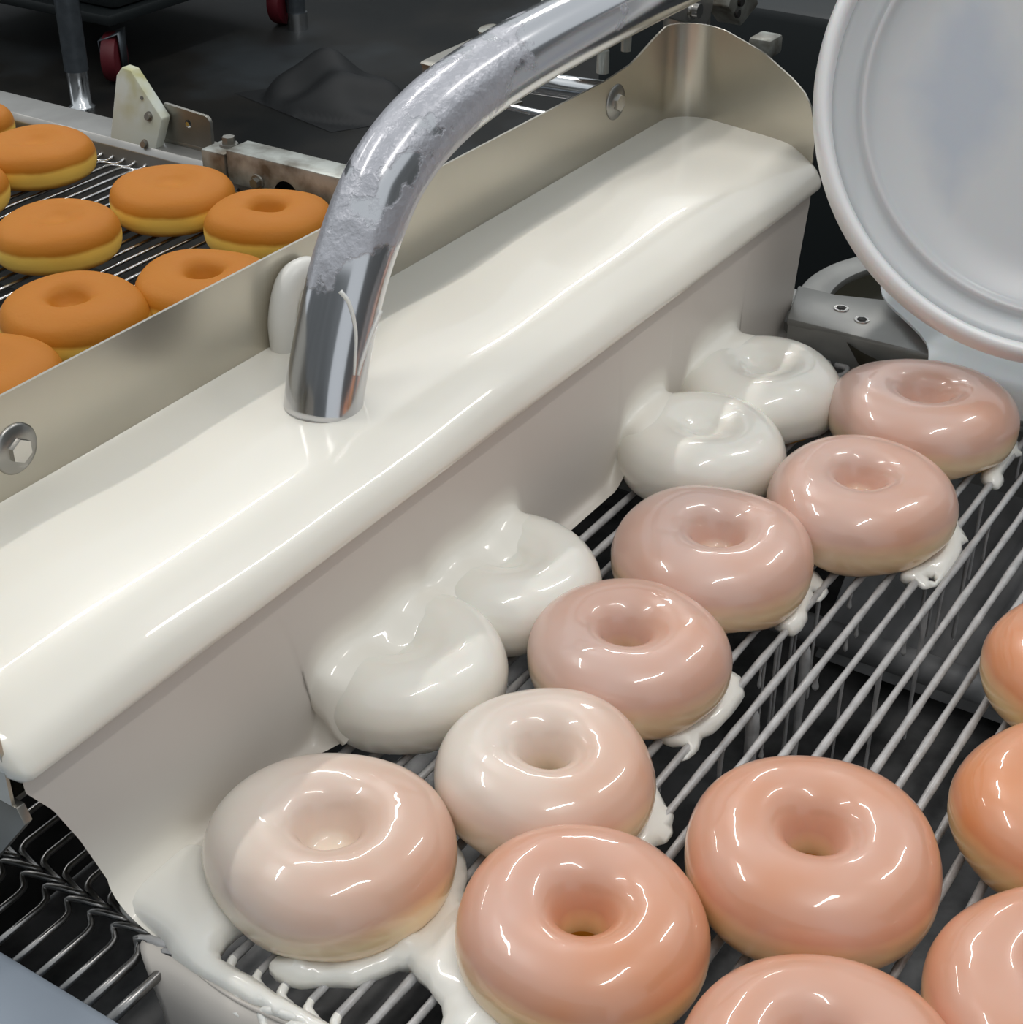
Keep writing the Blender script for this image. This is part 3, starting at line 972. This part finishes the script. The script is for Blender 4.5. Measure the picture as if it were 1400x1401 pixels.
# white hook of plastic on the wall beside the pipe
hk = crom([(.4815, .4340, 1.0005), (.4808, .4340, 1.0080), (.4805, .4335, 1.0190), (.4835, .4330, 1.0300), (.4885, .4325, 1.0365), (.4960, .4315, 1.0378), (.5030, .4310, 1.0340), (.5060, .4305, 1.0285)], 6)
V, Fc = tube_data(hk, [.0056]*3+[.0062]*(len(hk)-8)+[.0055]*5, 14)
me = mesh('hook', V, Fc)
o = link('plastic_hook', me, simple('white_hook_plastic', (.80, .78, .73), .35))
tag(o, 'white rounded plastic hook on the steel wall just behind the pipe mouth', 'hook')

# ------------------------------------------------------------------ feed pipe
axis = crom([(.4508, .3884, 1.0000), (.4560, .3890, 1.0150), (.4680, .3900, 1.0400), (.4780, .3900, 1.0580), (.4905, .3900, 1.0745), (.5030, .3900, 1.0868), (.5198, .3900, 1.0965), (.5400, .3900, 1.1035), (.5634, .3900, 1.1080),
             (.6000, .3900, 1.1118), (.6500, .3900, 1.1140), (.7335, .3900, 1.1158), (.90, .3900, 1.1170), (1.20, .39, 1.117)], 5)
RP = .0166
V, Fc = tube_data(axis, RP, 48, cap=False)
# inner wall so that the mouth reads as a tube
V2, F2 = tube_data(axis[:20], RP-.0018, 48, cap=False)
n0 = len(V)
V += V2
Fc += [tuple(n0+i for i in f)[::-1] for f in F2]
for k in range(48):
    Fc.append((k, n0+k, n0+(k+1) % 48, (k+1) % 48))
me = mesh('feed_pipe', V, Fc)
pipe = link('feed_pipe', me, M['pipe'])
tag(pipe, 'thick bent steel pipe with frosted dried glaze, its mouth dipping into the cream pool', 'pipe')
def on_pipe(i, ang, lift=.0):
    P = Vector(axis[i]); T = (Vector(axis[min(i+1, len(axis)-1)])-Vector(axis[max(i-1, 0)])).normalized()
    side = Vector((0, -1, 0)); upv = side.cross(T)
    return P+(side*math.cos(ang)+upv*math.sin(ang))*(RP+lift)
for pts in ([(12, 1.05), (11, .75), (9, .45), (7, .30), (6, .25)], [(11, -.35), (9, -.10), (7, .08), (6, .12)]):
    q = crom([on_pipe(i, a, .0002) for i, a in pts], 5)
    V, Fc = tube_data(q, [.0011*(1-.6*k/len(q)) for k in range(len(q))], 6)
    link('glaze_streak', mesh('glaze_streak', V, Fc), M['goo'], pipe)
# ------------------------------------------------------------------ far rail fittings
# white plastic lane guide
gd = empty('lane_guide', (.82, .874, .903))
tag(gd, 'stained white plastic lane guide block standing at the far belt edge', 'guide')
def lean(o):   # the block leans outwards
    me = o.data
    for v in me.vertices: v.co.x += (v.co.z-.903)*.18
    return o
rel(lean(prism('guide_plate', [(.8985, .9030), (.8535, .9030), (.8440, .9360), (.8760, .9655), (.8850, .9665), (.8905, .9600)], 'x', .818, .8275, M['guide'], None, .0012)), gd)
for (y, z) in ((.8570, .9360), (.8610, .9150)):
    rel(lean(disc_bolt('bolt', (.8182, y, z), (-1, 0, .15), .0026, .0022, M['bracket'], None, washer=.0038)), gd)
rel(lean(disc_bolt('plug', (.8182, .8640, .9480), (-1, 0, .15), .0014, .0010, M['bracket'], None)), gd)
# steel bracket plate
br = empty('bracket_plate', (.838, .83, .913))
tag(br, 'flat grey steel bracket plate with one hole beside the white lane guide', 'bracket')
hc = [(.8284+.0032*math.cos(a), .9325+.0032*math.sin(a)) for a in np.linspace(0, 2*math.pi, 14, endpoint=False)]
bm = bmesh.new()
outl = [(.8560, .9120), (.8070, .9120), (.8065, .9370), (.8080, .9400), (.8110, .9415), (.8510, .9440)]
def ring_plate(bm, outl, hole, x0, x1):
    for x in (x0, x1):
        vo = [bm.verts.new((x, y, z)) for y, z in outl]
        vh = [bm.verts.new((x, y, z)) for y, z in hole]
        eo = [bm.edges.new((vo[i], vo[(i+1) % len(vo)])) for i in range(len(vo))]
        eh = [bm.edges.new((vh[i], vh[(i+1) % len(vh)])) for i in range(len(vh))]
        bmesh.ops.triangle_fill(bm, edges=eo+eh, use_beauty=True)
        if x == x0: A_, B_ = vo, vh
        else: C_, D_ = vo, vh
    for P, Q in ((A_, C_), (B_, D_)):
        for i in range(len(P)):
            j = (i+1) % len(P)
            bm.faces.new((P[i], P[j], Q[j], Q[i]))
ring_plate(bm, outl, hc, .8345, .8375)
me = from_bm('plate', bm); autosmooth(me, 40)
rel(link('plate', me, M['bracket']), br)
rel(disc_bolt('rivet', (.8346, .8284, .9325), (-1, 0, 0), .0018, .0012, M['bolt'], None), br)
rel(box('foot', (.8420, .832, .9150), (.016, .045, .0035), M['bracket'], None, .0008), br)
# stop bar with the arched cut-out
sb = empty('stop_bar', (.815, .712, .911))
tag(sb, 'stained grey aluminium bar with an arched cut-out on the far rail near the pipe', 'bar')
arch = [(.7105+.0125*math.cos(a), .9105+.0135*math.sin(a)) for a in np.linspace(0, math.pi, 10)]
rel(prism('bar_body', [(.6620, .9105)] + [(.6620, .9350), (.7640, .9350), (.7640, .9105)] + arch[::-1], 'x', .8030, .8270, M['alu'], None, .0012), sb)
rel(box('end_block', (.8130, .7760, .9215), (.022, .022, .020), M['alu'], None, .0015), sb)
rel(disc_bolt('bolt', (.8180, .7740, .9315), (0, 0, 1), .0050, .0050, M['bracket'], None, hexr=1, washer=.0070), sb)
rel(disc_bolt('nut', (.8028, .7360, .9170), (-1, 0, 0), .0040, .0035, M['bracket'], None, hexr=1, washer=.0056), sb)

# bolted plate and round flange where the curtain ends
fp = empty('bolted_plate', (.82, .29, .914))
tag(fp, 'grey steel plate with two recessed socket screws bolted on the far rail', 'plate')
rel(prism('plate', [(.8010, .330), (.8030, .170), (.842, .170), (.858, .286), (.8470, .3200), (.8470, .3440)], 'z', .9140, .9190, M['plate'], None, .0012), fp)
rel(prism('flange', [(.8012, .9160), (.8020, .9185), (.8040, .9190), (.8060, .9180), (.8050, .8800), (.8015, .8800)], 'y', .1700, .3295, M['plate'], None, .0006), fp)
for (x, y) in ((.8295, .3085), (.8215, .2922)):
    b_ = rel(disc_bolt('socket_screw', (x, y, .9188), (0, 0, 1), .0046, .0010, M['bolt'], None), fp)
    V, Fc = revolve([(0, .0013), (.0030, .0013), (.0032, .0008)], 6)
    s_ = link('socket', mesh('socket', V, Fc), M['hole'], None)
    s_.location = (x-b_.parent.location.x, y-b_.parent.location.y, .9188-b_.parent.location.z)
    s_.parent = b_; s_.location = (x, y, .9188)
fl = empty('round_flange', (.860, .245, .90))
tag(fl, 'curved grey steel flange ring around a dark recess beyond the plate with screws', 'flange')
cx, cy, ro, ri = .8640, .2480, .096, .077
pts = []
outer = [(cx+ro*math.cos(a), cy+ro*math.sin(a)) for a in np.linspace(0.2, 2.06, 26)]
inner = [(cx+ri*math.cos(a), cy+ri*math.sin(a)) for a in np.linspace(2.06, 0.2, 26)]
rel(prism('ring', outer+inner, 'z', .9125, .9178, M['plate'], None, .0010), fl)
V, Fc = revolve([(.077, .008), (.072, -.004), (.066, -.012), (0, -.016)], 48)
o = link('recess', mesh('recess', V, Fc), M['olive']); o.location = (cx, cy, .9055); rel(o, fl)

# ------------------------------------------------------------------ round white tub and the plastic sheet under it
TC = Vector((.8158, .1884, 1.0724))
TN = Vector((-.80, -.30, .52)).normalized()
TR = .135
tubq = TN.to_track_quat('Z', 'Y')
tp = [(0, -.0165), (TR*.60, -.0160), (TR*.770, -.0150), (TR*.790, -.0125), (TR*.800, -.0108), (TR*.810, -.0100), (TR*.820, -.0106), (TR*.832, -.0130), (TR*.86, -.0128), (TR*.90, -.0110), (TR*.945, -.0085), (TR*.945, -.0165), (TR*.86, -.0190), (TR*.5, -.0210), (0, -.0210)]
rimp = [(TR*.930, -.0100), (TR*.936, -.0040), (TR*.944, .0004), (TR*.958, .0020), (TR*.975, .0018), (TR*.990, -.0004), (TR*1.0, -.0060), (TR*1.002, -.013), (TR*.996, -.020), (TR*.982, -.020), (TR*.975, -.016), (TR*.945, -.0165)]
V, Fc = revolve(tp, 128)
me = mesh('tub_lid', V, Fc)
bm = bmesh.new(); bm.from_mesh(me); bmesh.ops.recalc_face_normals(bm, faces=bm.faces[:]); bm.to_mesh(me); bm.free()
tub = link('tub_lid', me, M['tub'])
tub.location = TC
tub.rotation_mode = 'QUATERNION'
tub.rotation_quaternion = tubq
V, Fc = revolve(crom(rimp, 3, True), 128, closed_prof=True)
rm = mesh('rim', V, Fc)
bm = bmesh.new(); bm.from_mesh(rm); bmesh.ops.recalc_face_normals(bm, faces=bm.faces[:]); bm.to_mesh(rm); bm.free()
link('rim', rm, M['rim'], tub)
tag(tub, 'large round white plastic tub lid with a rolled rim, propped up over the far rail', 'lid')

def strip(name, rows, mat, thick=.0015):
    n = len(rows[0])
    V = [p for r in rows for p in r]
    me = mesh(name, V, grid_faces(len(rows), n))
    o = link(name, me, mat)
    md = o.modifiers.new('thick', 'SOLIDIFY'); md.thickness = thick; md.offset = 0
    md = o.modifiers.new('edges', 'EDGE_SPLIT'); md.split_angle = math.radians(50)
    return o
sheet_rows = []
edge = [(.7735, .9080, .234), (.7745, .9140, .236), (.7790, .9215, .237), (.7860, .9240, .239), (.8000, .9245, .246), (.8250, .9245, .268), (.8500, .9255, .292), (.8620, .9320, .297), (.8720, .9500, .300), (.8780, .9700, .300)]
edge = crom(edge, 3)
for k in np.linspace(0, 1, 18):
    sheet_rows.append([(x, y0+(.05-y0)*k, z+.0015*math.sin(k*9+x*80)) for (x, z, y0) in edge])
o = strip('plastic_sheet', sheet_rows, M['sheet'])
tag(o, 'cloudy translucent plastic sheet folded over the far rail below the round lid', 'sheet')

# ------------------------------------------------------------------ fittings behind the trough wall
t1 = tube('rail_tube', [(.786, .4425, 1.036), (.778, .500, 1.036)], .0068, M['tubesteel'], None, 24)
tag(t1, 'short bright steel tube running back from the trough wall under the pipe', 'tube')
t2 = tube('thin_rod', [(.717, .4425, 1.0430), (.717, .495, 1.0430)], .0019, M['tubesteel'], None, 10)
tag(t2, 'thin steel rod just beyond the trough wall, between bright tube and pipe', 'rod')
lp = strip('bail', [[(x, y, z) for (x, y, z) in crom([(.745, .478, 1.036), (.7000, .484, 1.0380), (.6835, .486, 1.0400), (.6810, .488, 1.0480), (.6815, .489, 1.0680), (.6850, .490, 1.0710), (.735, .491, 1.0710)], 4)],
                     [(x, y+.011, z) for (x, y, z) in crom([(.745, .478, 1.036), (.7000, .484, 1.0380), (.6835, .486, 1.0400), (.6810, .488, 1.0480), (.6815, .489, 1.0680), (.6850, .490, 1.0710), (.735, .491, 1.0710)], 4)]], M['bracket'], .0016)
tag(lp, 'small bent steel bail peeping out beyond the frosted bend of the pipe', 'bracket')
kn = disc_bolt('knob', (.7420, .497, 1.066), (-.2, .1, 1), .0060, .010, M['alu'], None)
tag(kn, 'small pale knob peeping over the upper edge of the pipe', 'knob')
st = disc_bolt('stud', (.806, .462, 1.040), (0, 0, 1), .0038, .013, M['alu'], None)
tag(st, 'small pale stud next to the bright tube behind the trough wall', 'stud')

# pump bracket at the top, between the pipe and the trough corner
pb = empty('pump_bracket', (.90, .47, 1.0))
tag(pb, 'worn steel pump bracket with a bolt, above the raised trough corner', 'bracket')
def xz(name, pts, y0, y1, mat, bev=.001): return rel(prism(name, pts, 'y', y0, y1, mat, None, bev), pb)
belly = [(.760+.002, 1.088)] + [(x, z) for x, z in ((.780, 1.0745), (.800, 1.0668), (.822, 1.0625), (.842, 1.0605), (.856, 1.0618), (.8716, 1.0640), (.872, 1.085), (.860, 1.100), (.80, 1.110))]
xz('belly', belly, .458, .480, M['rail'], .003)
xz('arm', [(.866, 1.0600), (.9310, 1.0365), (.9400, 1.0470), (.9420, 1.062), (.872, 1.086)], .459, .464, M['rail'])
rel(disc_bolt('bolt', (.9103, .4588, 1.053), (0, -1, 0), .0048, .004, M['bolt'], None, washer=.0064), pb)
xz('clamp_block', [(.9480, 1.047), (.9698, 1.0300), (.9935, 1.0385), (.985, 1.062), (.960, 1.068)], .452, .470, M['alu'], .0012)
rel(disc_bolt('screw', (.9640, .4518, 1.0475), (0, -1, 0), .0034, .002, M['hole'], None), pb)
rel(disc_bolt('screw', (.9600, .4518, 1.0405), (0, -1, 0), .0028, .002, M['hole'], None), pb)
rel(tube('stem', [(.985, .500, .90), (.985, .500, 1.10)], .016, M['bracket'], None, 20), pb)
rel(disc_bolt('stub', (.833, .462, 1.056), (0, 0, -1), .0032, .010, M['alu'], None), pb)
rel(box('lug', (1.050, .470, .995), (.022, .018, .014), M['alu'], None, .003), pb)

# ------------------------------------------------------------------ dim equipment beyond the line
ct = empty('equipment_cart', (3.0, 3.2, 0))
tag(ct, 'black equipment cart on red casters on the dark floor beyond the line', 'cart')
rel(box('body', (3.35, 3.62, .50), (.80, .95, .62), M['blackpaint'], None, .02), ct)
rel(box('shelf', (3.33, 3.62, .175), (.84, .98, .03), M['blackpaint'], None, .008), ct)
for (x, y, a) in ((2.96, 3.18, .5), (3.62, 3.16, .2), (2.98, 4.02, 0), (3.68, 4.02, 0)):
    V, Fc = revolve([(0, -.02), (.050, -.022), (.062, -.018), (.065, -.008), (.065, .008), (.062, .018), (.050, .022), (0, .02)], 28)
    mw = mesh('wheel', V, Fc); autosmooth(mw, 40)
    R_ = Matrix.Translation((x, y, .065)) @ Matrix.Rotation(a, 4, 'Z') @ Matrix.Rotation(math.pi/2, 4, 'X')
    mw.transform(R_)
    wo = rel(link('caster', mw, M['redwheel']), ct)
    V = [R_ @ Vector(p) for p in ((-.035, .05, -.028), (.035, .05, -.028), (.02, -.03, -.028), (-.02, -.03, -.028), (-.035, .07, .028), (.035, .07, .028), (.02, -.03, .028), (-.02, -.03, .028))]
    bm = bmesh.new(); vs = [bm.verts.new(p) for p in V]
    for f in ((0, 1, 2, 3), (4, 5, 6, 7), (0, 1, 5, 4)): bm.faces.new([vs[i] for i in f])
    fk = from_bm('fork', bm)
    fo = link('fork', fk, M['grey']); md = fo.modifiers.new('thick', 'SOLIDIFY'); md.thickness = .004
    fo.parent = wo; fo.location = (0, 0, 0)
wt = empty('work_table', (2.74, 3.09, 0))
tag(wt, 'grey tubular work table leg with a steel foot in front of the black cart', 'table')
rel(tube('leg', [(2.745, 3.09, .10), (2.745, 3.09, .86)], .030, M['grey'], None, 20), wt)
rel(tube('foot', [(2.745, 3.09, 0), (2.745, 3.09, .01), (2.745, 3.09, .015), (2.745, 3.09, .11)], [.034, .034, .026, .027], M['tubesteel'], None, 20), wt)
rel(tube('leg', [(2.745, 4.29, .10), (2.745, 4.29, .86)], .030, M['grey'], None, 20), wt)
rel(tube('foot', [(2.745, 4.29, 0), (2.745, 4.29, .11)], .027, M['tubesteel'], None, 20), wt)
rel(tube('leg', [(3.60, 3.09, .04), (3.60, 3.09, .86)], .026, M['grey'], None, 20), wt)
rel(tube('foot', [(3.60, 3.09, 0), (3.60, 3.09, .05)], .030, M['tubesteel'], None, 20), wt)
rel(box('top', (3.20, 3.70, .885), (1.05, 1.35, .05), M['grey'], None, .01), wt)
# crumpled dark sacking on the floor
V = []; n = 40
for i in range(n):
    for j in range(n):
        u, v = i/(n-1)*2-1, j/(n-1)*2-1
        rr = math.hypot(u, v)
        h = max(0, 1-rr**2)**.7*(.10+.03*math.sin(5*u+2)*math.cos(4*v)+.02*math.sin(9*v+u*3))
        V.append((3.13+.13*u+.05*v, 2.57+.20*v-.08*u, max(h, 0.001)))
me = mesh('floor_sack', V, grid_faces(n, n))
tag(link('floor_sack', me, M['black']), 'crumpled black sacking lying on the dark floor past the grey bar', 'sack')
hs = box('dark_machine', (2.75, .95, .30), (.5, 1.0, .60), M['blackpaint'], None, .02)
tag(hs, 'dark machine housing in shadow between the trough corner and the white lid', 'machine')
